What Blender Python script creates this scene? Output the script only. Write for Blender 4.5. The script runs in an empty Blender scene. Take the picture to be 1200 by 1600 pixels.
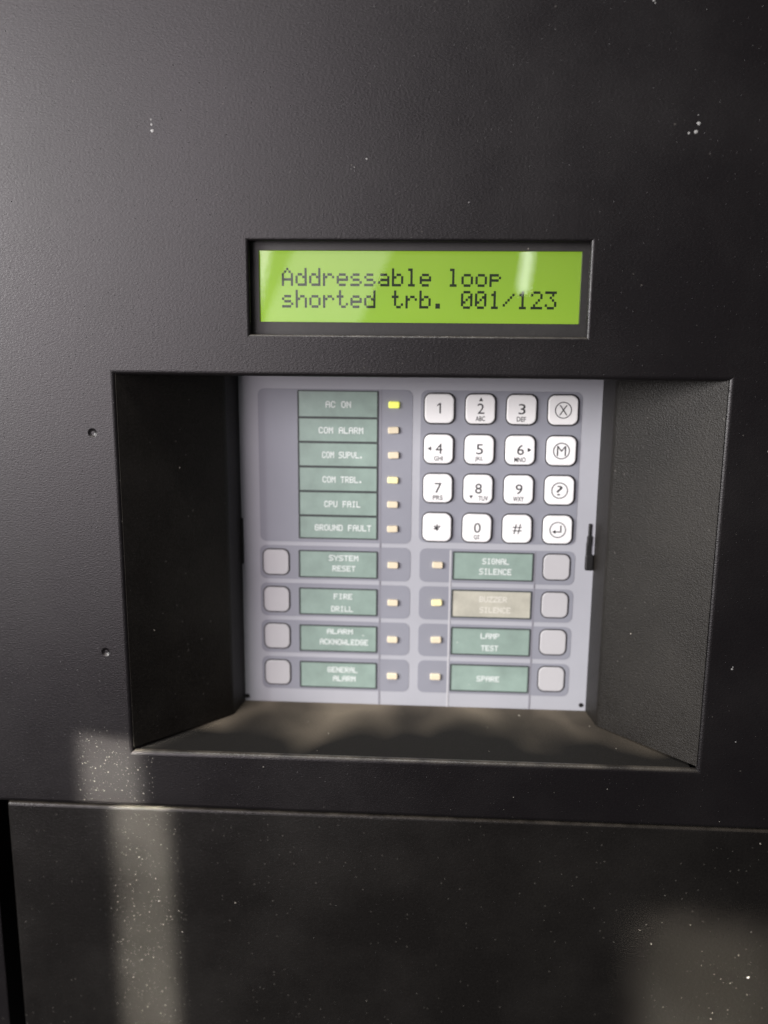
import bpy, bmesh, math, random
from mathutils import Vector, Matrix
random.seed(7)
S = bpy.context.scene
COL = S.collection
MM = 0.001

# ------------------------------------------------------------------ camera
CAM = (4.9947, -235.9288, 65.7698)          # millimetres
TILT, PAN, ROLL, FPX = 0.1994, -0.0556, 0.0086, 1400.1
cx, sx = math.cos(TILT), math.sin(TILT)
cy, sy = math.cos(PAN), math.sin(PAN)
fw = Vector((sy * cx, cy * cx, -sx)); rt = Vector((cy, -sy, 0)); up = rt.cross(fw)
cz, sz = math.cos(ROLL), math.sin(ROLL)
r2 = rt * cz + up * sz; u2 = -rt * sz + up * cz
cam = bpy.data.cameras.new('camera')
cam_o = bpy.data.objects.new('camera', cam); COL.objects.link(cam_o)
R = Matrix((r2, u2, -fw)).transposed()
cam_o.matrix_world = Matrix.Translation(Vector(CAM) * MM) @ R.to_4x4()
cam.sensor_fit = 'VERTICAL'; cam.sensor_height = 24.0; cam.sensor_width = 18.0
cam.lens = FPX / 1600 * 24.0
cam.clip_start = 0.01; cam.clip_end = 50
cam.dof.use_dof = True; cam.dof.focus_distance = 0.243; cam.dof.aperture_fstop = 5.2
S.camera = cam_o

# ------------------------------------------------------------------ light
S.view_settings.view_transform = 'Standard'; S.view_settings.look = 'None'
S.view_settings.exposure = 0.0; S.view_settings.gamma = 1.0
w = bpy.data.worlds.new('World'); S.world = w; w.use_nodes = True
w.node_tree.nodes['Background'].inputs[0].default_value = (0.95, 0.97, 1.0, 1)
w.node_tree.nodes['Background'].inputs[1].default_value = 0.055

def lamp(name, loc, aim, sx_, sy_, power, color=(1, 1, 1), spread=180, roll=0):
    l = bpy.data.lights.new(name, 'AREA'); l.shape = 'RECTANGLE'
    l.size = sx_ * MM; l.size_y = sy_ * MM; l.energy = power; l.color = color
    l.spread = math.radians(spread)
    o = bpy.data.objects.new(name, l); COL.objects.link(o)
    d = (Vector(aim) - Vector(loc)).normalized()
    q = d.to_track_quat('-Z', 'Y')
    o.matrix_world = Matrix.Translation(Vector(loc) * MM) @ q.to_matrix().to_4x4() @ Matrix.Rotation(math.radians(roll), 4, 'Z')
    return o

# large window to the left of the photographer: main light, and the sheen on the left of the panel
lamp('window_lamp', (-850, -600, 240), (0, 20, 10), 420, 340, 17.0, (1.0, 0.98, 0.96))
# paler opening closer to the photographer: the broad sheen over the left half of the panel
lamp('doorway_lamp', (-364, -600, 155), (-364, 0, 155), 430, 620, 4.3, (1.0, 0.89, 0.95), 180, -12)
# ceiling fitting: lights upward edges, the recess floor and the foot of the keypad
lamp('ceiling_lamp', (-120, -380, 950), (0, 0, -40), 260, 160, 6.0, (1.0, 0.985, 0.96))
# small bright pane behind the photographer that shows as a pale reflection in the display glass
lamp('pane_lamp', (-97, -600, 104), (-97, 0, 104), 82, 170, 0.08, (1, 0.98, 0.97), 180, -24)
# slim tube whose reflection streaks the display glass
lamp('tube_lamp', (85, -600, 122), (85, 0, 122), 10, 42, 0.0085, (1, 1, 1), 180, -6)
# two narrow shafts of light that fall low on the panel and the door
A = math.radians(46)
D = Vector((math.sin(A), math.cos(A), -0.16)).normalized()
def shaft(name, c, wd, ht, power, spread, roll=0):
    c = Vector(c); p = c - D * 300
    lamp(name, p, c, wd, ht, power, (1.0, 0.95, 0.84), spread, roll)
shaft('left_shaft_lamp', (-87.3, 0, -109), 11.6, 116, 0.056, 1.4)
shaft('right_shaft_lamp', (92, 6, -140), 26, 66, 0.066, 4.5)

# ------------------------------------------------------------------ node helpers
def mat(name, base=(.8, .8, .8), rough=.5, metal=0, spec=.5):
    m = bpy.data.materials.new(name); m.use_nodes = True
    nt = m.node_tree; b = nt.nodes['Principled BSDF']
    b.inputs['Base Color'].default_value = (*base, 1)
    b.inputs['Roughness'].default_value = rough
    b.inputs['Metallic'].default_value = metal
    b.inputs['Specular IOR Level'].default_value = spec
    return m, nt, b
def N(nt, t, **kw):
    n = nt.nodes.new(t)
    for k, v in kw.items():
        if k in n.inputs: n.inputs[k].default_value = v
        else: setattr(n, k, v)
    return n
def L(nt, a, b): nt.links.new(a, b)
def math_n(nt, op, a, b=None):
    n = nt.nodes.new('ShaderNodeMath'); n.operation = op
    for i, v in enumerate((a, b)):
        if v is None: continue
        if hasattr(v, 'links'): nt.links.new(v, n.inputs[i])
        else: n.inputs[i].default_value = v
    return n.outputs[0]
def ramp(nt, fac, a, b, ca=(0, 0, 0), cb=(1, 1, 1)):
    n = nt.nodes.new('ShaderNodeValToRGB')
    n.color_ramp.elements[0].position = a; n.color_ramp.elements[0].color = (*ca, 1)
    n.color_ramp.elements[1].position = b; n.color_ramp.elements[1].color = (*cb, 1)
    nt.links.new(fac, n.inputs[0]); return n.outputs[0]
def mix(nt, f, a, b):
    n = nt.nodes.new('ShaderNodeMix'); n.data_type = 'RGBA'
    for i, v in ((0, f), (6, a), (7, b)):
        if hasattr(v, 'links'): nt.links.new(v, n.inputs[i])
        elif i == 0: n.inputs[0].default_value = v
        else: n.inputs[i].default_value = (*v, 1)
    return n.outputs[2]
def noise(nt, vec, scale, detail=3, rough=.5):
    n = N(nt, 'ShaderNodeTexNoise'); n.inputs['Scale'].default_value = scale
    n.inputs['Detail'].default_value = detail; n.inputs['Roughness'].default_value = rough
    L(nt, vec, n.inputs['Vector']); return n.outputs['Fac']
def specks(nt, vec, scale, radius, keep):
    """sparse dust grains: small discs in a few of the cells"""
    v = N(nt, 'ShaderNodeTexVoronoi'); v.inputs['Scale'].default_value = scale
    wob = N(nt, 'ShaderNodeTexNoise'); wob.inputs['Scale'].default_value = scale * 3.2; L(nt, vec, wob.inputs['Vector'])
    ad = N(nt, 'ShaderNodeVectorMath'); ad.operation = 'MULTIPLY_ADD'; L(nt, wob.outputs['Color'], ad.inputs[0])
    ad.inputs[1].default_value = (.5 / scale,) * 3; L(nt, vec, ad.inputs[2])
    L(nt, ad.outputs[0], v.inputs['Vector'])
    sep = N(nt, 'ShaderNodeSeparateColor'); L(nt, v.outputs['Color'], sep.inputs[0])
    rad = math_n(nt, 'MULTIPLY', sep.outputs[1], radius)
    clump = ramp(nt, noise(nt, vec, 38, 2), .38, .68)
    thr = math_n(nt, 'SUBTRACT', 1.0, math_n(nt, 'MULTIPLY', clump, keep * 2))
    return math_n(nt, 'MULTIPLY', math_n(nt, 'LESS_THAN', v.outputs['Distance'], rad),
                  math_n(nt, 'GREATER_THAN', sep.outputs[0], thr))

def paint(name, base, rough, grain=900, bump=.42, dust=.05, spk=.10, dustcol=(.30, .28, .24), glint=24, spec=.42):
    m, nt, b = mat(name, base, rough, 0, spec)
    pos = N(nt, 'ShaderNodeNewGeometry').outputs['Position']
    st = N(nt, 'ShaderNodeMapping'); st.inputs['Scale'].default_value = (.55, 1, 1.15); L(nt, pos, st.inputs['Vector'])
    film = ramp(nt, noise(nt, pos, 22, 5, .6), .42, .78)
    c = mix(nt, math_n(nt, 'MULTIPLY', film, dust), base, dustcol)
    fine = ramp(nt, noise(nt, pos, 1500, 2), .35, .75)
    c = mix(nt, math_n(nt, 'MULTIPLY', fine, dust * .5), c, dustcol)
    c = mix(nt, specks(nt, pos, 900, .30, .06), c, (.045, .042, .037))
    c = mix(nt, specks(nt, pos, 420, .13, spk), c, (.30, .28, .24))
    c = mix(nt, specks(nt, pos, 150, .085, spk * .5), c, (.36, .34, .30))
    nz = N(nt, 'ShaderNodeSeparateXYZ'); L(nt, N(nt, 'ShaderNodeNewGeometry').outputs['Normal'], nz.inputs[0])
    edge_light = math_n(nt, 'MULTIPLY', ramp(nt, nz.outputs[2], .25, .8), ramp(nt, noise(nt, pos, 160, 3), .2, .75))
    c = mix(nt, edge_light, c, (.078, .069, .056))      # painted highlight on edges that face up, toned like dust
    L(nt, c, b.inputs['Base Color'])
    rr = math_n(nt, 'ADD', math_n(nt, 'MULTIPLY', film, .12), rough - .05)
    n1 = noise(nt, st.outputs[0], grain, 3, .6)
    n2 = noise(nt, pos, grain * .45, 2, .5)
    h = math_n(nt, 'ADD', n1, math_n(nt, 'MULTIPLY', n2, .18))
    h = math_n(nt, 'MULTIPLY', h, bump)
    vg = N(nt, 'ShaderNodeTexVoronoi'); vg.inputs['Scale'].default_value = 620; vg.voronoi_dimensions = '2D'
    ps = N(nt, 'ShaderNodeSeparateXYZ'); L(nt, pos, ps.inputs[0]); pc = N(nt, 'ShaderNodeCombineXYZ')
    L(nt, ps.outputs[0], pc.inputs[0]); L(nt, ps.outputs[2], pc.inputs[1]); L(nt, pc.outputs[0], vg.inputs['Vector'])
    sg = N(nt, 'ShaderNodeSeparateColor'); L(nt, vg.outputs['Color'], sg.inputs[0])
    pick = math_n(nt, 'GREATER_THAN', sg.outputs[0], .90)
    hump = math_n(nt, 'MAXIMUM', math_n(nt, 'SUBTRACT', .0081, math_n(nt, 'POWER', vg.outputs['Distance'], 2.0)), 0.0)
    hump = math_n(nt, 'MULTIPLY', math_n(nt, 'MULTIPLY', hump, pick), glint)
    h = math_n(nt, 'ADD', h, hump)
    on = math_n(nt, 'MULTIPLY', math_n(nt, 'GREATER_THAN', hump, 0.004), -.06)
    L(nt, math_n(nt, 'ADD', rr, on), b.inputs['Roughness'])
    bp = N(nt, 'ShaderNodeBump'); bp.inputs['Strength'].default_value = 1.0
    bp.inputs['Distance'].default_value = .00025
    L(nt, h, bp.inputs['Height']); L(nt, bp.outputs[0], b.inputs['Normal'])
    return m

M = {}
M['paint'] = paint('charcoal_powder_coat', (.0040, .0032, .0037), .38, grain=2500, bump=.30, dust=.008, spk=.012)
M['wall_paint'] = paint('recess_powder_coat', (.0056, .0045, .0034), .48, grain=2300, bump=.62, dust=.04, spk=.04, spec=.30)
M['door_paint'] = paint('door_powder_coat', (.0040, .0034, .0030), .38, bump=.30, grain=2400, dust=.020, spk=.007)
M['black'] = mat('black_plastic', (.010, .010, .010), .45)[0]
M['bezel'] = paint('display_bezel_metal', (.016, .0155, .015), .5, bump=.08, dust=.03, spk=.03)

# dusty floor of the recess
m, nt, b = mat('dusty_floor_paint', (.02, .02, .02), .85, 0, .2)
pos = N(nt, 'ShaderNodeNewGeometry').outputs['Position']
sp = N(nt, 'ShaderNodeSeparateXYZ'); L(nt, pos, sp.inputs[0])
fm = N(nt, 'ShaderNodeMapping'); fm.inputs['Scale'].default_value = (.75, .5, 1); L(nt, pos, fm.inputs['Vector'])
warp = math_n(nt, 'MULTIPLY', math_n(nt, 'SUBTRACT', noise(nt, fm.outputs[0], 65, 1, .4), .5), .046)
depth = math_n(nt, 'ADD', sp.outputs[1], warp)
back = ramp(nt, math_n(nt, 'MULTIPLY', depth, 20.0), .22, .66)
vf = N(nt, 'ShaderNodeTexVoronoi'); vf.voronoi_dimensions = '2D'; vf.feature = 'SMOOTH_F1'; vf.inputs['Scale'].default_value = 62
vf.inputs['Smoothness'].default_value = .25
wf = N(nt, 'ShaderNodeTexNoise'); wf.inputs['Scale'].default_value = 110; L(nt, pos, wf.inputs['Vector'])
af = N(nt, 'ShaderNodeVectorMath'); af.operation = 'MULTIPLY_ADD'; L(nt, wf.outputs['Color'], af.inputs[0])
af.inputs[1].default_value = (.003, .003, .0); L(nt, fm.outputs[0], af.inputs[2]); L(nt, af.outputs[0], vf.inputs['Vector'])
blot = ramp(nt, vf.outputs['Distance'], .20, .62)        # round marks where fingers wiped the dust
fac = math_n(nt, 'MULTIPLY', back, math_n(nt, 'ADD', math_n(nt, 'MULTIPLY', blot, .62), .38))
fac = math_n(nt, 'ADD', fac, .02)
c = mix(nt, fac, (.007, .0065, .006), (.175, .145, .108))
c = mix(nt, specks(nt, pos, 380, .12, .15), c, (.5, .46, .38))
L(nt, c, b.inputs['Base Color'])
bp = N(nt, 'ShaderNodeBump'); bp.inputs['Strength'].default_value = .4; bp.inputs['Distance'].default_value = .0002
L(nt, noise(nt, pos, 1200, 3), bp.inputs['Height']); L(nt, bp.outputs[0], b.inputs['Normal'])
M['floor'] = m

def plastic(name, base, rough, var=.12, scale=60, bump=.05, spk=0, spkcol=(.7, .7, .68)):
    m, nt, b = mat(name, base, rough)
    pos = N(nt, 'ShaderNodeNewGeometry').outputs['Position']
    d = tuple(x * (1 - var) for x in base)
    c = mix(nt, ramp(nt, noise(nt, pos, scale, 4, .6), .3, .7), d, base)
    if spk: c = mix(nt, specks(nt, pos, 200, .16, spk), c, spkcol)
    L(nt, c, b.inputs['Base Color'])
    bp = N(nt, 'ShaderNodeBump'); bp.inputs['Strength'].default_value = bump; bp.inputs['Distance'].default_value = .0002
    L(nt, noise(nt, pos, 700, 2), bp.inputs['Height']); L(nt, bp.outputs[0], b.inputs['Normal'])
    return m
M['plate'] = plastic('light_grey_membrane', (.405, .415, .448), .5, .06)
M['field'] = plastic('mid_grey_print', (.265, .274, .312), .5, .07)
M['key'] = plastic('white_key_plastic', (.90, .90, .89), .45, .02)
M['button'] = plastic('pale_grey_button', (.50, .497, .505), .45, .05)
M['ink'] = mat('black_ink', (.02, .02, .022), .5)[0]
M['greyink'] = mat('dark_key_outline', (.035, .035, .038), .5)[0]
M['frame'] = mat('dark_green_line', (.05, .062, .06), .5)[0]
M['seam'] = mat('membrane_edge', (.24, .24, .27), .5)[0]
M['seam_light'] = mat('membrane_light_edge', (.50, .50, .52), .5)[0]
M['green'] = plastic('sage_label_strip', (.30, .40, .35), .32, .22, 150, .05, .22, (.55, .62, .58))
M['yellowed'] = plastic('yellowed_label_strip', (.54, .53, .44), .45, .25, 160, .35, .2, (.74, .74, .68))
M['letter'] = mat('white_tape_letters', (.70, .75, .725), .5)[0]
M['faint'] = mat('faded_cream_letters', (.66, .65, .58), .5)[0]
M['chip'] = plastic('bare_paint_chip', (.30, .30, .29), .5, .4, 900)
def led(name, base, emit, s):
    m, nt, b = mat(name, base, .3)
    b.inputs['Subsurface Weight'].default_value = 0
    b.inputs['Emission Color'].default_value = (*emit, 1); b.inputs['Emission Strength'].default_value = s
    return m
M['led_off'] = led('cream_indicator_lens', (.75, .66, .48), (0, 0, 0), 0)
M['led_amber'] = led('lit_amber_lens', (.80, .72, .42), (1, .86, .35), .2)
M['led_green'] = led('lit_yellow_green_lens', (.70, .72, .20), (.8, .85, .08), .55)

# display: backlit screen, dark dots, glass
m, nt, b = mat('backlit_screen', (.10, .14, .03), .5)
pos = N(nt, 'ShaderNodeNewGeometry').outputs['Position']
c = mix(nt, noise(nt, pos, 40, 2), (.29, .56, .020), (.39, .63, .038))
L(nt, c, b.inputs['Emission Color']); sx3 = N(nt, 'ShaderNodeSeparateXYZ'); L(nt, pos, sx3.inputs[0])
# uneven backlight, weaker to the right; dimmer towards the top as painted bezel shade
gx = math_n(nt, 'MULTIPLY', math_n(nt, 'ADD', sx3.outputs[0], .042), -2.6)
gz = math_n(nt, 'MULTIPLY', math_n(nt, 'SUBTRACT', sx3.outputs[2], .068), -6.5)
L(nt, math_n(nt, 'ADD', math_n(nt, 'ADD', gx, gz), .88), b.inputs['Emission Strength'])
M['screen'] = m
M['dots'] = mat('display_dots', (.018, .036, .014), .6)[0]
m = bpy.data.materials.new('display_glass'); m.use_nodes = True; nt = m.node_tree
nt.nodes.remove(nt.nodes['Principled BSDF'])
tr = N(nt, 'ShaderNodeBsdfTransparent'); gl = N(nt, 'ShaderNodeBsdfGlossy'); gl.inputs['Roughness'].default_value = .02
fr = N(nt, 'ShaderNodeFresnel'); fr.inputs['IOR'].default_value = 1.5
mx = N(nt, 'ShaderNodeMixShader')
L(nt, fr.outputs[0], mx.inputs[0]); L(nt, tr.outputs[0], mx.inputs[1]); L(nt, gl.outputs[0], mx.inputs[2])
L(nt, mx.outputs[0], nt.nodes['Material Output'].inputs[0])
M['glass'] = m

# ------------------------------------------------------------------ mesh helpers (millimetres)
def link(name, mesh, parent=None, loc=(0, 0, 0)):
    o = bpy.data.objects.new(name, mesh); COL.objects.link(o)
    if parent: o.parent = parent
    o.location = Vector(loc) * MM
    return o
def finish(name, bm, m, smooth=False):
    bmesh.ops.recalc_face_normals(bm, faces=bm.faces)
    for v in bm.verts: v.co *= MM
    me = bpy.data.meshes.new(name); bm.to_mesh(me); bm.free()
    for mm in (m if isinstance(m, (list, tuple)) else [m]): me.materials.append(mm)
    if smooth:
        for p in me.polygons: p.use_smooth = True
    return me
def box(bm, x0, x1, y0, y1, z0, z1, bev=0, seg=2):
    vs = [bm.verts.new((x, y, z)) for x in (x0, x1) for y in (y0, y1) for z in (z0, z1)]
    F = [(0, 1, 3, 2), (4, 6, 7, 5), (0, 4, 5, 1), (2, 3, 7, 6), (0, 2, 6, 4), (1, 5, 7, 3)]
    fs = [bm.faces.new([vs[i] for i in f]) for f in F]
    if bev:
        es = list({e for f in fs for e in f.edges})
        bmesh.ops.bevel(bm, geom=es, offset=bev, segments=seg, profile=.5, affect='EDGES')
def rounded_outline(w_, h_, r, n=5):
    pts = []
    for cx_, cz_, a0 in ((w_ / 2 - r, h_ / 2 - r, 0), (-w_ / 2 + r, h_ / 2 - r, 90), (-w_ / 2 + r, -h_ / 2 + r, 180), (w_ / 2 - r, -h_ / 2 + r, 270)):
        for i in range(n + 1):
            a = math.radians(a0 + 90 * i / n)
            pts.append((cx_ + r * math.cos(a), cz_ + r * math.sin(a)))
    return pts
def slab(bm, w_, h_, r, y_back, y_front, edge=.0, n=5):
    """rounded slab facing -Y; y_front < y_back; edge = rounding of the front rim"""
    rings = [(rounded_outline(w_, h_, r, n), y_back)]
    if edge:
        for k in range(0, 4):
            a = math.pi / 2 * k / 3
            ins = edge * (1 - math.cos(a)); yy = y_front + edge * (1 - math.sin(a))
            rings.append((rounded_outline(w_ - 2 * ins, h_ - 2 * ins, max(r - ins, .05), n), yy))
    else:
        rings.append((rounded_outline(w_, h_, r, n), y_front))
    vv = [[bm.verts.new((x, y, z)) for x, z in pts] for pts, y in rings]
    k = len(vv[0])
    for a, b_ in zip(vv, vv[1:]):
        for i in range(k): bm.faces.new((a[i], a[(i + 1) % k], b_[(i + 1) % k], b_[i]))
    bm.faces.new(vv[-1]); bm.faces.new(vv[0][::-1])
def ring_plate(bm, w_, h_, t, y_back, y_front, r=.3):
    """thin rectangular outline of line width t"""
    o = rounded_outline(w_, h_, r, 2); i_ = rounded_outline(w_ - 2 * t, h_ - 2 * t, max(r - t, .05), 2)
    a = [bm.verts.new((x, y_front, z)) for x, z in o]; b_ = [bm.verts.new((x, y_front, z)) for x, z in i_]
    c_ = [bm.verts.new((x, y_back, z)) for x, z in o]; d_ = [bm.verts.new((x, y_back, z)) for x, z in i_]
    k = len(a)
    for i in range(k):
        j = (i + 1) % k
        bm.faces.new((a[i], a[j], b_[j], b_[i])); bm.faces.new((c_[i], c_[j], a[j], a[i])); bm.faces.new((b_[i], b_[j], d_[j], d_[i]))
FONTCACHE = {}
def text_bm(bm, body, width, height, x, z, y, depth=.05, bold=0.0):
    """letters as thin solids facing -Y, fitted to width x height, centred on x, z"""
    key = (body, bold)
    if key not in FONTCACHE:
        cu = bpy.data.curves.new('lettering', 'FONT'); cu.body = body; cu.offset = bold; cu.resolution_u = 3
        ob = bpy.data.objects.new('lettering', cu); COL.objects.link(ob)
        dg = bpy.context.evaluated_depsgraph_get()
        me = bpy.data.meshes.new_from_object(ob.evaluated_get(dg))
        FONTCACHE[key] = ([v.co.copy() for v in me.vertices], [tuple(p.vertices) for p in me.polygons])
        bpy.data.objects.remove(ob); bpy.data.curves.remove(cu); bpy.data.meshes.remove(me)
    co, fs = FONTCACHE[key]
    xs = [c_.x for c_ in co]; ys = [c_.y for c_ in co]
    x0, x1, y0, y1 = min(xs), max(xs), min(ys), max(ys)
    kz = height / (y1 - y0); kx = width / (x1 - x0) if width else kz
    vv = [bm.verts.new((x + (c_.x - (x0 + x1) / 2) * kx, y, z + (c_.y - (y0 + y1) / 2) * kz)) for c_ in co]
    new = []
    for f in fs:
        try: new.append(bm.faces.new([vv[i] for i in f]))
        except ValueError: pass
    ext = bmesh.ops.extrude_face_region(bm, geom=new)
    for g in ext['geom']:
        if isinstance(g, bmesh.types.BMVert): g.co.y -= depth

# ------------------------------------------------------------------ things
def thing(name, label, cat, loc):
    o = bpy.data.objects.new(name, None); COL.objects.link(o); o.empty_display_size = .02
    o.location = Vector(loc) * MM; o['label'] = label; o['category'] = cat
    return o
BASE = (0, 0, -71.5)
panel = thing('fire_alarm_panel', 'dark charcoal fire alarm panel with green text display and recessed white keypad', 'alarm panel', BASE)
def part(name, bm, m, parent=panel, at=(0, 0, 0), smooth=False):
    """part of the panel; 'at' in panel millimetres"""
    me = finish(name, bm, m, smooth)
    off = Vector(at) - (Vector(BASE) if parent is panel else Vector((0, 0, 0)))
    return link(name, me, parent, off)

# front sheet with two openings and two dimples ------------------------------
HX0, HX1, HZ0, HZ1 = -80.0, 80.0, -53.9, 53.8
E1, E2 = 1.25, .8
LX0, LX1, LZ0, LZ1 = -43.5, 43.3, 64.6, 88.1
PX0, PX1, PZ0, PZ1 = -160.0, 150.0, -71.5, 215.0
DIM = [(-87.0, 38.2), (-86.7, -24.0)]
bm = bmesh.new()
xsl = sorted({PX0, HX0 - E1, LX0 - E2, LX1 + E2, HX1 + E1, PX1} | {v for d in DIM for v in (-89.3, -84.5)})
zsl = sorted({PZ0 + E1, HZ0 - E1, HZ1 + E1, LZ0 - E2, LZ1 + E2, PZ1} | {v for d in DIM for v in (d[1] - 2.4, d[1] + 2.4)})
G = {(i, j): bm.verts.new((x, 0, z)) for i, x in enumerate(xsl) for j, z in enumerate(zsl)}
hole_faces = []
for i in range(len(xsl) - 1):
    for j in range(len(zsl) - 1):
        mx_, mz_ = (xsl[i] + xsl[i + 1]) / 2, (zsl[j] + zsl[j + 1]) / 2
        inh = HX0 < mx_ < HX1 and HZ0 < mz_ < HZ1
        inl = LX0 < mx_ < LX1 and LZ0 < mz_ < LZ1
        q = [G[i, j], G[i + 1, j], G[i + 1, j + 1], G[i, j + 1]]
        if inh or inl: continue
        dm = [d for d in DIM if abs(mx_ + 86.9) < 2.3 and abs(mz_ - d[1]) < 2.3]
        if not dm: bm.faces.new(q); continue
        n = 16; dx, dz = dm[0]
        prof = ((1.3, 0), (1.05, .16), (.75, .36), (.4, .44))
        rings = [[bm.verts.new((dx + r * math.cos(2 * math.pi * (k + .5) / n - 2.356), y, dz + r * math.sin(2 * math.pi * (k + .5) / n - 2.356))) for k in range(n)] for r, y in prof]
        for a, b_ in zip(rings, rings[1:]):
            for k in range(n): bm.faces.new((a[k], a[(k + 1) % n], b_[(k + 1) % n], b_[k])).smooth = True
        bm.faces.new(rings[-1])
        for c_ in range(4):
            seg = [rings[0][(c_ * 4 + k) % n] for k in range(4)]
            nx = rings[0][(c_ * 4 + 4) % n]
            bm.faces.new([q[c_]] + [s for s in seg][0:0] + [q[(c_ + 1) % 4], nx] + seg[::-1])
def rolled(x0, x1, z0, z1, e, deep):
    """rounded rim of an opening: rings that curve from the face into the hole"""
    rings = []
    for k in range(7):
        t = math.pi / 2 * k / 6
        o_ = e * (1 - math.sin(t)); y_ = e * (1 - math.cos(t))
        rings.append([(x0 - o_, y_, z0 - o_), (x1 + o_, y_, z0 - o_), (x1 + o_, y_, z1 + o_), (x0 - o_, y_, z1 + o_)])
    rings.append([(x, deep, z) for x, _, z in rings[-1]])
    for side in range(4):                       # each side has vertices of its own, so the corners stay mitred
        prev = None
        for rg in rings:
            cur = [bm.verts.new(rg[side]), bm.verts.new(rg[(side + 1) % 4])]
            if prev: bm.faces.new((prev[0], prev[1], cur[1], cur[0])).smooth = True
            prev = cur
rolled(HX0, HX1, HZ0, HZ1, E1, 1.6)
rolled(LX0, LX1, LZ0, LZ1, E2, 1.6)
prev = None
for k in range(8):                              # bottom edge bends back into the cabinet
    t = math.pi / 2 * min(k, 6) / 6
    y_, z_ = E1 * (1 - math.cos(t)), PZ0 + E1 * (1 - math.sin(t))
    if k == 7: y_ = 5.6
    cur = [bm.verts.new((PX0, y_, z_)), bm.verts.new((PX1, y_, z_))]
    if prev: bm.faces.new((prev[0], prev[1], cur[1], cur[0])).smooth = True
    prev = cur
for x in (PX0, PX1):
    q = [bm.verts.new((x, y_, z_)) for y_, z_ in ((0, PZ0), (0, PZ1), (7, PZ1), (7, PZ0))]; bm.faces.new(q)
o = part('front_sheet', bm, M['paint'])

# recess walls ---------------------------------------------------------------
PD = 36.0
def side_wall(s):
    xf, xm, xb = 80.0, 56.3, 54.7
    bm = bmesh.new()
    # profile in plan: front edge, bend, back edge (a bent sheet 1.2 thick)
    prof = [(xf, 0.35), (xf - 1.1, 1.5), (xm + .9, 24.3), (xm + .25, 25.0), (xm, 25.8), (xb, 37.4)]
    outer = [(xf + .9, 1.3), (xf - .3, 2.4), (xm + 1.8, 25.2), (xm + 1.3, 25.9), (xm + 1.2, 26.6), (xb + 1.2, 37.4)]
    zb, zt = HZ0 + 1.0, HZ1 + .6
    def col(z, pr): return [bm.verts.new((s * x, y, z)) for x, y in pr]
    a, b_, c_, d_ = col(zb, prof), col(zt, prof), col(zb, outer), col(zt, outer)
    for i in range(len(prof) - 1):
        f = bm.faces.new((a[i], a[i + 1], b_[i + 1], b_[i])); f.smooth = True
        bm.faces.new((c_[i], c_[i + 1], d_[i + 1], d_[i])); bm.faces.new((a[i], a[i + 1], c_[i + 1], c_[i])); bm.faces.new((b_[i], b_[i + 1], d_[i + 1], d_[i]))
    bm.faces.new((a[0], b_[0], d_[0], c_[0])); bm.faces.new((a[-1], b_[-1], d_[-1], c_[-1]))
    return bm
for s in (-1, 1):
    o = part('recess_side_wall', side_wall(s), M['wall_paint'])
    o.data.set_sharp_from_angle(angle=math.radians(50))
    o['label'] = 'sloping left wall of the keypad recess' if s < 0 else 'sloping right wall of the keypad recess with grainy paint'
bm = bmesh.new()
pts = [(1.1, HZ0 - .02), (30, -53.0), (36.2, -52.9)]
rows = [[bm.verts.new((x, y, z)) for x in (-78.6, -60, -30, 0, 30, 60, 78.6)] for y, z in pts]
for a, b_ in zip(rows, rows[1:]):
    for i in range(6): bm.faces.new((a[i], a[i + 1], b_[i + 1], b_[i]))
ext = bmesh.ops.extrude_face_region(bm, geom=list(bm.faces))
for g in ext['geom']:
    if isinstance(g, bmesh.types.BMVert): g.co.z -= 1.0
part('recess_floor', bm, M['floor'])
bm = bmesh.new(); box(bm, -82, 82, 1.2, 37.4, 53.9, 55.0)
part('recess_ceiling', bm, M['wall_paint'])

# display --------------------------------------------------------------------
bm = bmesh.new()
ring = [(-46, 46.2, 62, 91), (-41.6, 41.9, 67.9, 86.1)]
(x0, x1, z0, z1), (a0, a1, c0, c1) = ring
box(bm, x0, a0, 3.6, 5.6, z0, z1); box(bm, a1, x1, 3.6, 5.6, z0, z1)
box(bm, a0, a1, 3.6, 5.6, c1, z1); box(bm, a0, a1, 3.6, 5.6, z0, c0)
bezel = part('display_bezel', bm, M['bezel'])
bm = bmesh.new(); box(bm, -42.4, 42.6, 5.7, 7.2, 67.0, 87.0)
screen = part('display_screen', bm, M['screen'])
bm = bmesh.new(); box(bm, -41.55, 41.85, 4.4, 4.9, 67.95, 86.05)
part('display_glass', bm, M['glass'])
FONT = {
 'A': '00100 01010 10001 10001 11111 10001 10001', 'd': '00001 00001 01101 10011 10001 10001 01111',
 'r': '00000 00000 10110 11001 10000 10000 10000', 'e': '00000 00000 01110 10001 11111 10000 01110',
 's': '00000 00000 01110 10000 01110 00001 11110', 'a': '00000 00000 01110 00001 01111 10001 01111',
 'b': '10000 10000 10110 11001 10001 10001 11110', 'l': '01100 00100 00100 00100 00100 00100 01110',
 'o': '00000 00000 01110 10001 10001 10001 01110', 'p': '00000 00000 11110 10001 11110 10000 10000',
 'h': '10000 10000 10110 11001 10001 10001 10001', 't': '01000 01000 11100 01000 01000 01001 00110',
 '.': '00000 00000 00000 00000 00000 01100 01100', '0': '01110 10001 10011 10101 11001 10001 01110',
 '1': '00100 01100 00100 00100 00100 00100 01110', '/': '00000 00001 00010 00100 01000 10000 00000',
 '2': '01110 10001 00001 00010 00100 01000 11111', '3': '11111 00010 00100 00010 00001 10001 01110'}
CH = {}
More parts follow.
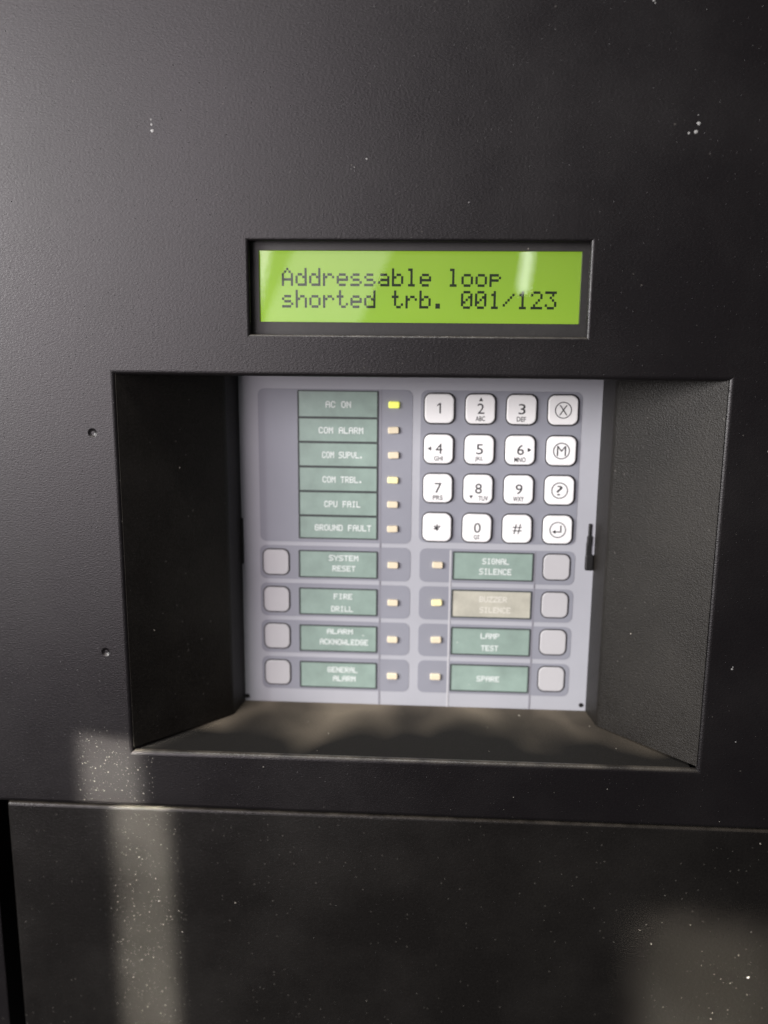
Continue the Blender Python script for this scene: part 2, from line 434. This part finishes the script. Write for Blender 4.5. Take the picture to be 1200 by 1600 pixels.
def glyph(c_):
    if c_ not in CH:
        bm = bmesh.new()
        for r, row in enumerate(FONT[c_].split()):
            for k, v in enumerate(row):
                if v == '1':
                    x, z = (k - 2) * .60, (3 - r) * .655
                    box(bm, x - .30, x + .30, -.06, 0, z - .33, z + .33)
        CH[c_] = finish('character', bm, M['dots'])
    return CH[c_]
for line, zc in (('Addressable loop', 79.5), ('shorted trb. 001/123', 73.9)):
    for i, c_ in enumerate(line):
        if c_ == ' ': continue
        o = link('character', glyph(c_), screen, (-34.45 + i * 3.63, 5.66, zc))

# keypad plate ---------------------------------------------------------------
bm = bmesh.new(); box(bm, -56.0, 56.0, PD, PD + 1.5, -53.6, 54.6)
plate = part('keypad_plate', bm, M['plate'])
Y = PD
def field(x0, x1, z0, z1, r=2.0):
    bm = bmesh.new(); slab(bm, x1 - x0, z1 - z0, r, 0, -.10, .04, 4)
    return part('printed_field', bm, M['field'], plate, ((x0 + x1) / 2, Y, (z0 + z1) / 2))
ZB = [-5.9, -18.15, -30.4, -42.7]
field(-49.0, -1.7, .7, 48.4); field(.7, 49.0, 1.4, 48.4)
for z in ZB:
    field(-49.2, -1.7, z - 5.55, z + 5.35); field(1.1, 49.2, z - 5.5, z + 5.35)
def seam(x, z0, z1, wd, m):
    bm = bmesh.new(); box(bm, -wd / 2, wd / 2, -.17, -.11, z0, z1)
    part('overlay_seam', bm, m, plate, (x, Y, 0))
    return
seam(-11.3, -53.0, 48.3, .42, M['seam']); seam(36.95, -53.0, -.9, .42, M['seam']); seam(10.75, -53.0, -.9, .5, M['seam_light'])
# dark notches where the plate latches, and a screw hole
bm = bmesh.new(); box(bm, -55.9, -54.3, -.5, 0, -6.8, 8.0, .2); part('latch_slot', bm, M['black'], plate, (0, Y, 0))
bm = bmesh.new(); box(bm, 52.75, 53.75, -.5, 0, 3.6, 8.4, .35); box(bm, 52.45, 54.1, -.6, 0, 1.2, 4.6, .4); box(bm, 52.3, 54.0, -.55, 0, -2.0, 2.6, .3); box(bm, 52.2, 54.9, -.7, .1, -6.4, -1.4, .5)
part('latch_slot', bm, M['black'], plate, (0, Y, 0))
bm = bmesh.new(); slab(bm, 1.5, 1.4, .69, 0, -.12, 0, 4); part('screw_hole', bm, M['black'], plate, (53.5, Y, -51.0))
bm = bmesh.new(); slab(bm, 1.5, 1.4, .69, 0, -.12, 0, 4); part('screw_hole', bm, M['black'], plate, (-54.2, Y, -51.3))

# number keys ----------------------------------------------------------------
def key_mesh():
    bm = bmesh.new(); slab(bm, 8.75, 8.75, 2.0, 0, -1.0, .35, 5); return finish('key', bm, M['key'], False)
def outline_mesh(wd, r): 
    bm = bmesh.new(); slab(bm, wd, wd, r, 0, -.09, 0, 5); return finish('key_outline', bm, M['greyink'])
KM, KO = key_mesh(), outline_mesh(9.65, 2.4)
KX = [6.35, 18.65, 30.95, 43.3]; KZ = [43.0, 30.75, 18.65, 6.4]
def tri(bm, x, z, r, ang, y=0, d=.05):
    ps = [(x + r * math.cos(math.radians(ang + a)), z + r * math.sin(math.radians(ang + a))) for a in (0, 120, 240)]
    a = [bm.verts.new((px, y, pz)) for px, pz in ps]; b_ = [bm.verts.new((px, y - d, pz)) for px, pz in ps]
    bm.faces.new(a); bm.faces.new(b_)
    for i in range(3): bm.faces.new((a[i], a[(i + 1) % 3], b_[(i + 1) % 3], b_[i]))
def ringc(bm, r, t, y=0, d=.05, n=40):
    R_ = [[bm.verts.new((rr * math.cos(2 * math.pi * k / n), yy, rr * math.sin(2 * math.pi * k / n))) for k in range(n)] for rr, yy in ((r, y), (r, y - d), (r - t, y - d), (r - t, y))]
    for a, b_ in zip(R_, R_[1:]):
        for k in range(n): bm.faces.new((a[k], a[(k + 1) % n], b_[(k + 1) % n], b_[k]))
KEYS = [['1', '2', '3', 'X'], ['4', '5', '6', 'M'], ['7', '8', '9', '?'], ['*', '0', '#', 'E']]
SUB = {'2': 'ABC', '3': 'DEF', '4': 'GHI', '5': 'JKL', '6': 'MNO', '7': 'PRS', '8': 'TUV', '9': 'WXY', '0': 'QZ'}
KL = {'X': 'white key with an X in a ring', 'M': 'white key with an M in a ring', '?': 'white key with a question mark in a ring', 'E': 'white key with a return arrow in a ring'}
for r, row in enumerate(KEYS):
    for c_, ch in enumerate(row):
        k = link('key', KM, panel, Vector((KX[c_], Y - .1, KZ[r])) - Vector(BASE))
        k['label'] = KL.get(ch, 'white key marked ' + {'*': 'with a star', '#': 'with a hash sign'}.get(ch, ch)).replace('marked with', 'with')
        k.rotation_euler.y = random.uniform(-.012, .012)
        link('key_outline', KO, k, (.08, 0, -.06))
        bm = bmesh.new(); y = -1.0
        if c_ < 3:
            if ch == '*': text_bm(bm, '*', 2.1, 2.0, 0, 0, y, bold=.02)
            elif ch == '#': text_bm(bm, '#', 2.7, 3.1, 0, 0, y, bold=-.003)
            elif ch == '1':
                box(bm, .0, .42, y - .05, y, -1.4, 1.7)
                vq = [bm.verts.new((px, yy, pz)) for yy in (y - .05, y) for px, pz in ((.0, 1.7), (-.72, 1.05), (-.72, .68), (.0, 1.25))]
                bm.faces.new(vq[:4]); bm.faces.new(vq[4:])
                for i in range(4): bm.faces.new((vq[i], vq[(i + 1) % 4], vq[(i + 1) % 4 + 4], vq[i + 4]))
            else:
                text_bm(bm, ch, None if ch == '1' else 2.05, 3.1, .1, .15, y, bold=0)
            if ch in SUB:
                wd = {'2': 2.6, '3': 2.5, '4': 2.4, '5': 2.3, '6': 3.2, '7': 2.8, '8': 2.7, '9': 3.0, '0': 1.7}[ch]
                text_bm(bm, SUB[ch], wd * 1.08, 1.45, 1.6 if ch == '8' else 0, -2.85, y, bold=.012)
            if ch == '2': tri(bm, .1, 2.75, .72, 90, y)
            if ch == '8': tri(bm, -2.1, -2.3, .68, 270, y)
            if ch == '4': tri(bm, -2.65, .15, .75, 180, y)
            if ch == '6': tri(bm, 2.6, .15, .75, 0, y)
        else:
            ringc(bm, 2.5, .27, y)
            if ch == 'E':
                box(bm, .75, 1.12, y - .05, y, -.8, 1.4); box(bm, -.9, .75, y - .05, y, -.8, -.46); tri(bm, -1.0, -.63, .68, 180, y)
            else: text_bm(bm, ch, {'X': 2.5, 'M': 2.7, '?': 1.8}[ch], 3.0, 0, 0, y, bold=-.006)
        lg = finish('legend', bm, M['ink']); link('legend', lg, k)

# blank function buttons -----------------------------------------------------
bm = bmesh.new(); slab(bm, 8.0, 8.0, 1.9, 0, -.45, .25, 5); BMESH = finish('function_button', bm, M['button'])
BO = outline_mesh(8.75, 2.25)
for x in (-44.05, 43.6):
    for z in ZB:
        k = link('function_button', BMESH, panel, Vector((x, Y - .1, z + (0 if x < 0 else .3))) - Vector(BASE))
        link('button_outline', BO, k, (0, 0, 0))

# label windows --------------------------------------------------------------
CAPS = {
 'A': '01110 10001 10001 11111 10001 10001 10001', 'B': '11110 10001 10001 11110 10001 10001 11110', 'C': '01110 10001 10000 10000 10000 10001 01110',
 'D': '11110 10001 10001 10001 10001 10001 11110', 'E': '11111 10000 10000 11110 10000 10000 11111', 'F': '11111 10000 10000 11110 10000 10000 10000',
 'G': '01110 10001 10000 10111 10001 10001 01110', 'I': '01110 00100 00100 00100 00100 00100 01110', 'K': '10001 10010 10100 11000 10100 10010 10001',
 'L': '10000 10000 10000 10000 10000 10000 11111', 'M': '10001 11011 10101 10101 10001 10001 10001', 'N': '10001 11001 10101 10101 10011 10001 10001',
 'O': '01110 10001 10001 10001 10001 10001 01110', 'P': '11110 10001 10001 11110 10000 10000 10000', 'R': '11110 10001 10001 11110 10100 10010 10001',
 'S': '01111 10000 10000 01110 00001 00001 11110', 'T': '11111 00100 00100 00100 00100 00100 00100', 'U': '10001 10001 10001 10001 10001 10001 01110',
 'V': '10001 10001 10001 10001 10001 01010 00100', 'W': '10001 10001 10001 10101 10101 11011 10001', 'Y': '10001 10001 01010 00100 00100 00100 00100',
 'Z': '11111 00001 00010 00100 01000 10000 11111', '.': '00000 00000 00000 00000 00000 01100 01100'}
def stamp(bm, ch, x, z, wd, ht):
    """one embossed tape letter drawn with small overlapping squares"""
    if ch == ' ': return
    sx2, sz2 = wd / 5, ht / 7
    for r, row in enumerate(CAPS[ch].split()):
        for k, v in enumerate(row):
            if v != '1': continue
            cx2, cz2 = x + (k - 2) * sx2, z + (3 - r) * sz2
            q = [(cx2 + a * sx2 * .62, cz2 + b_ * sz2 * .62) for a, b_ in ((-1, -1), (1, -1), (1, 1), (-1, 1))]
            yy = -.13 - .004 * ((r * 5 + k) % 4)
            f = [bm.verts.new((px, yy, pz)) for px, pz in q]; g = [bm.verts.new((px, -.07, pz)) for px, pz in q]
            bm.faces.new(f)
            for i in range(4): bm.faces.new((f[i], f[(i + 1) % 4], g[(i + 1) % 4], g[i]))
def window(x0, x1, z0, z1, lines, m='green', lm='letter', label=None):
    wd, ht = x1 - x0, z1 - z0
    bm = bmesh.new(); slab(bm, wd, ht, .25, 0, -.08, 0, 2)
    o = part('label_window', bm, M[m], panel, ((x0 + x1) / 2, Y - .12, (z0 + z1) / 2))
    bm = bmesh.new(); ring_plate(bm, wd + .25, ht + .25, .36, 0, -.32)
    f = finish('window_frame', bm, M['frame']); link('window_frame', f, o)
    bm = bmesh.new()
    for body, tw, th, tx, tz in lines:
        n = len(body); pitch = tw / (n - .17)
        for i, ch in enumerate(body): stamp(bm, ch, tx + (i - (n - 1) / 2) * pitch, tz, pitch * .83, th)
    t = finish('lettering', bm, M[lm]); link('lettering', t, o)
    o['label'] = label or 'sage green label strip reading ' + ' '.join(l[0] for l in lines)
TW = [48.0, 39.75, 32.25, 24.65, 16.95, 9.25, 1.9]
TT = [('AC ON', 7.7, .2), ('COM ALARM', 13.6, 1.0), ('COM SUPVL.', 12.6, 1.5), ('COM TRBL.', 12.4, 1.5), ('CPU FAIL', 11.2, 1.4), ('GROUND FAULT', 17.6, 1.6)]
for i, (t, wd, tx) in enumerate(TT):
    window(-36.7, -12.3, TW[i + 1] + .1, TW[i] - .1, [(t, wd, 1.9, tx, -.1)])
LT = [[('SYSTEM', 9.2, 1.75, 1.8, 1.7), ('RESET', 7.2, 1.75, 1.9, -1.7)],
      [('FIRE', 5.8, 1.75, 1.6, 1.4), ('DRILL', 6.9, 1.75, 1.3, -2.7)],
      [('ALARM', 8.2, 1.6, .6, 2.0), ('ACKNOWLEDGE', 15.4, 1.8, 1.9, -1.5)],
      [('GENERAL', 9.6, 1.75, 1.4, 1.4), ('ALARM', 7.2, 1.75, 2.0, -1.6)]]
for z, t in zip(ZB, LT): window(-36.8, -12.2, z - 4.7, z + 3.9, [(a, b_, c_, d_, e_ + .35) for a, b_, c_, d_, e_ in t])
RT = [[('SIGNAL', 8.2, 1.8, .9, 1.6), ('SILENCE', 10.0, 1.9, .9, -1.7)], [('BUZZER', 8.6, 1.8, .6, 1.6), ('SILENCE', 9.6, 1.8, 1.3, -1.9)],
      [('LAMP', 5.8, 1.75, -.1, 1.8), ('TEST', 5.4, 1.75, -.1, -2.2)], [('SPARE', 7.2, 1.75, -.3, -.2)]]
for i, (z, t) in enumerate(zip(ZB, RT)):
    z += (.05, .0, -.05, -.1)[i]
    if i == 1: window(11.4, 36.2, z - 4.45, z + 4.45, t, 'yellowed', 'faint', 'wrinkled yellowed label strip with faded cream lettering')
    else: window(11.5, 36.3, z - 4.45, z + 4.45, t)

# indicator lights -----------------------------------------------------------
def led_mesh(m):
    bm = bmesh.new(); slab(bm, 3.35, 2.05, .5, 0, -.85, .3, 3); return finish('indicator_light', bm, m)
LM = {k: led_mesh(M[k]) for k in ('led_off', 'led_amber', 'led_green')}
def indicator(x, z, k='led_off', label=None):
    o = link('indicator_light', LM[k], panel, Vector((x + random.uniform(-.12, .12), Y - .1, z + random.uniform(-.1, .1))) - Vector(BASE))
    o.rotation_euler.y = random.uniform(-.06, .06)
    if label: o['label'] = label
for i, z in enumerate((43.8, 36.1, 28.6, 20.9, 13.2, 5.5)):
    indicator(-7.4, z, ('led_green', 'led_off', 'led_off', 'led_amber', 'led_off', 'led_off')[i],
              ('yellow green lit indicator light', None, None, 'pale yellow lit indicator light', None, None)[i])
for z in ZB: indicator(-7.05, z - .15)
for i, z in enumerate(ZB): indicator(6.8, z + .1, 'led_amber' if i == 1 else 'led_off')

# paint chips ----------------------------------------------------------------
def chip(x, z, blobs):
    bm = bmesh.new()
    for dx, dz, r in blobs:
        r *= .75
        n = 9; c0 = bm.verts.new((dx, -.09, dz))
        ph = random.random() * 6
        ring = [bm.verts.new((dx + r * (.65 + .5 * random.random()) * math.cos(ph + 2 * math.pi * k / n), 0, dz + r * (.65 + .5 * random.random()) * math.sin(ph + 2 * math.pi * k / n))) for k in range(n)]
        for k in range(n): bm.faces.new((c0, ring[k], ring[(k + 1) % n]))
    part('paint_chip', bm, M['chip'], panel, (x, -.02, z))
chip(-67.3, 114.6, [(0, 0, .55), (-.1, 1.4, .4), (-.2, 2.6, .3)])
chip(67.0, 113.8, [(0, 0, .7), (.6, 2.0, .65), (-1.6, -.2, .4), (.4, 3.9, .2)])
chip(-13.2, 107.8, [(0, 0, .3), (-3.1, -2.0, .2), (-3.9, -2.4, .15)])
chip(87.2, -23.8, [(0, 0, .45), (.2, .6, .25)])
chip(90.0, -45.0, [(0, 0, .25)])
chip(91.5, 36.0, [(0, 0, .4), (.3, .5, .2)])
chip(55.0, 143.2, [(0, 0, .35), (.4, -.5, .25)])
chip(12.5, 97.5, [(0, 0, .22)])

# dust grains, mostly crowded into the lit patches to paint in their sparkle -------------------
DUST_SPARKLE = plastic('dust_sparkle', (.17, .16, .14), .35, .4, 900)
def grains(bm, n, x0, x1, z0, z1, y=0, big=.2):
    for _ in range(n):
        x, z = random.uniform(x0, x1), random.uniform(z0, z1)
        r = .055 + big * random.random() ** 4
        ps = [(r * random.uniform(.6, 1.3), 0, 0), (-r * random.uniform(.6, 1.3), 0, 0), (0, 0, r * random.uniform(.6, 1.3)), (0, 0, -r * random.uniform(.6, 1.3))]
        a = random.random() * 6.3
        q = [bm.verts.new((x + px * math.cos(a) - pz * math.sin(a), y, z + px * math.sin(a) + pz * math.cos(a))) for px, _y, pz in ps]
        t = bm.verts.new((x + r * random.uniform(-.3, .3), y - r * .8, z + r * random.uniform(-.3, .3)))
        for i, j in ((0, 2), (2, 1), (1, 3), (3, 0)): bm.faces.new((q[i], q[j], t))
bm = bmesh.new(); grains(bm, 420, -97, -74, -70.2, -46); grains(bm, 25, -66, 100, -70, -57); grains(bm, 40, -118, 100, -50, 140, big=.12)
bm2 = [f for f in bm.faces if HX0 - 1 < f.calc_center_median().x < HX1 + 1 and HZ0 - 1.3 < f.calc_center_median().z < 90]
bmesh.ops.delete(bm, geom=bm2, context='FACES')
o = part('dust', bm, DUST_SPARKLE); o['kind'] = 'stuff'
# lower door -----------------------------------------------------------------
door = thing('lower_door', 'dark dusty steel door below the alarm panel, set slightly back', 'door', (0, 6, -240))
bm = bmesh.new()
box(bm, -122.3, 150, 0, 1.6, 0, 164.9, 1.1, 4)
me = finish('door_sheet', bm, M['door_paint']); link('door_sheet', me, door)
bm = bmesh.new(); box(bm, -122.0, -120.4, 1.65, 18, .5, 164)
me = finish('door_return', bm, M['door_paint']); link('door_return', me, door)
bm = bmesh.new()
grains(bm, 760, -92.5, -68, 86, 163.5, big=.16); grains(bm, 25, -118, -20, 80, 163.5, big=.14)  # door dust crowded where the shafts fall, adding painted sparkle
grains(bm, 90, 70, 110, 78, 138, big=.2); grains(bm, 60, 92, 108, 78, 125, big=.45); grains(bm, 20, -20, 110, 80, 163.5, big=.14)
me = finish('dust', bm, DUST_SPARKLE); o = link('dust', me, door); o['kind'] = 'stuff'
# cabinet behind both --------------------------------------------------------
cab = thing('cabinet', 'black steel cabinet body showing in the gap left of the lower door', 'cabinet', (0, 70, -240))
def cpart(name, x0, x1, y0, y1, z0, z1):
    bm = bmesh.new(); box(bm, x0, x1, y0 - 70, y1 - 70, z0 + 240, z1 + 240)
    link(name, finish(name, bm, M['paint']), cab)
cpart('back_sheet', -160, 150, 70, 71.5, -240, 215)
cpart('side_sheet', -160, -136, 22, 69.9, -240, 214.5)
cpart('side_sheet', 148, 149.5, 22, 69.9, -240, 214.5)
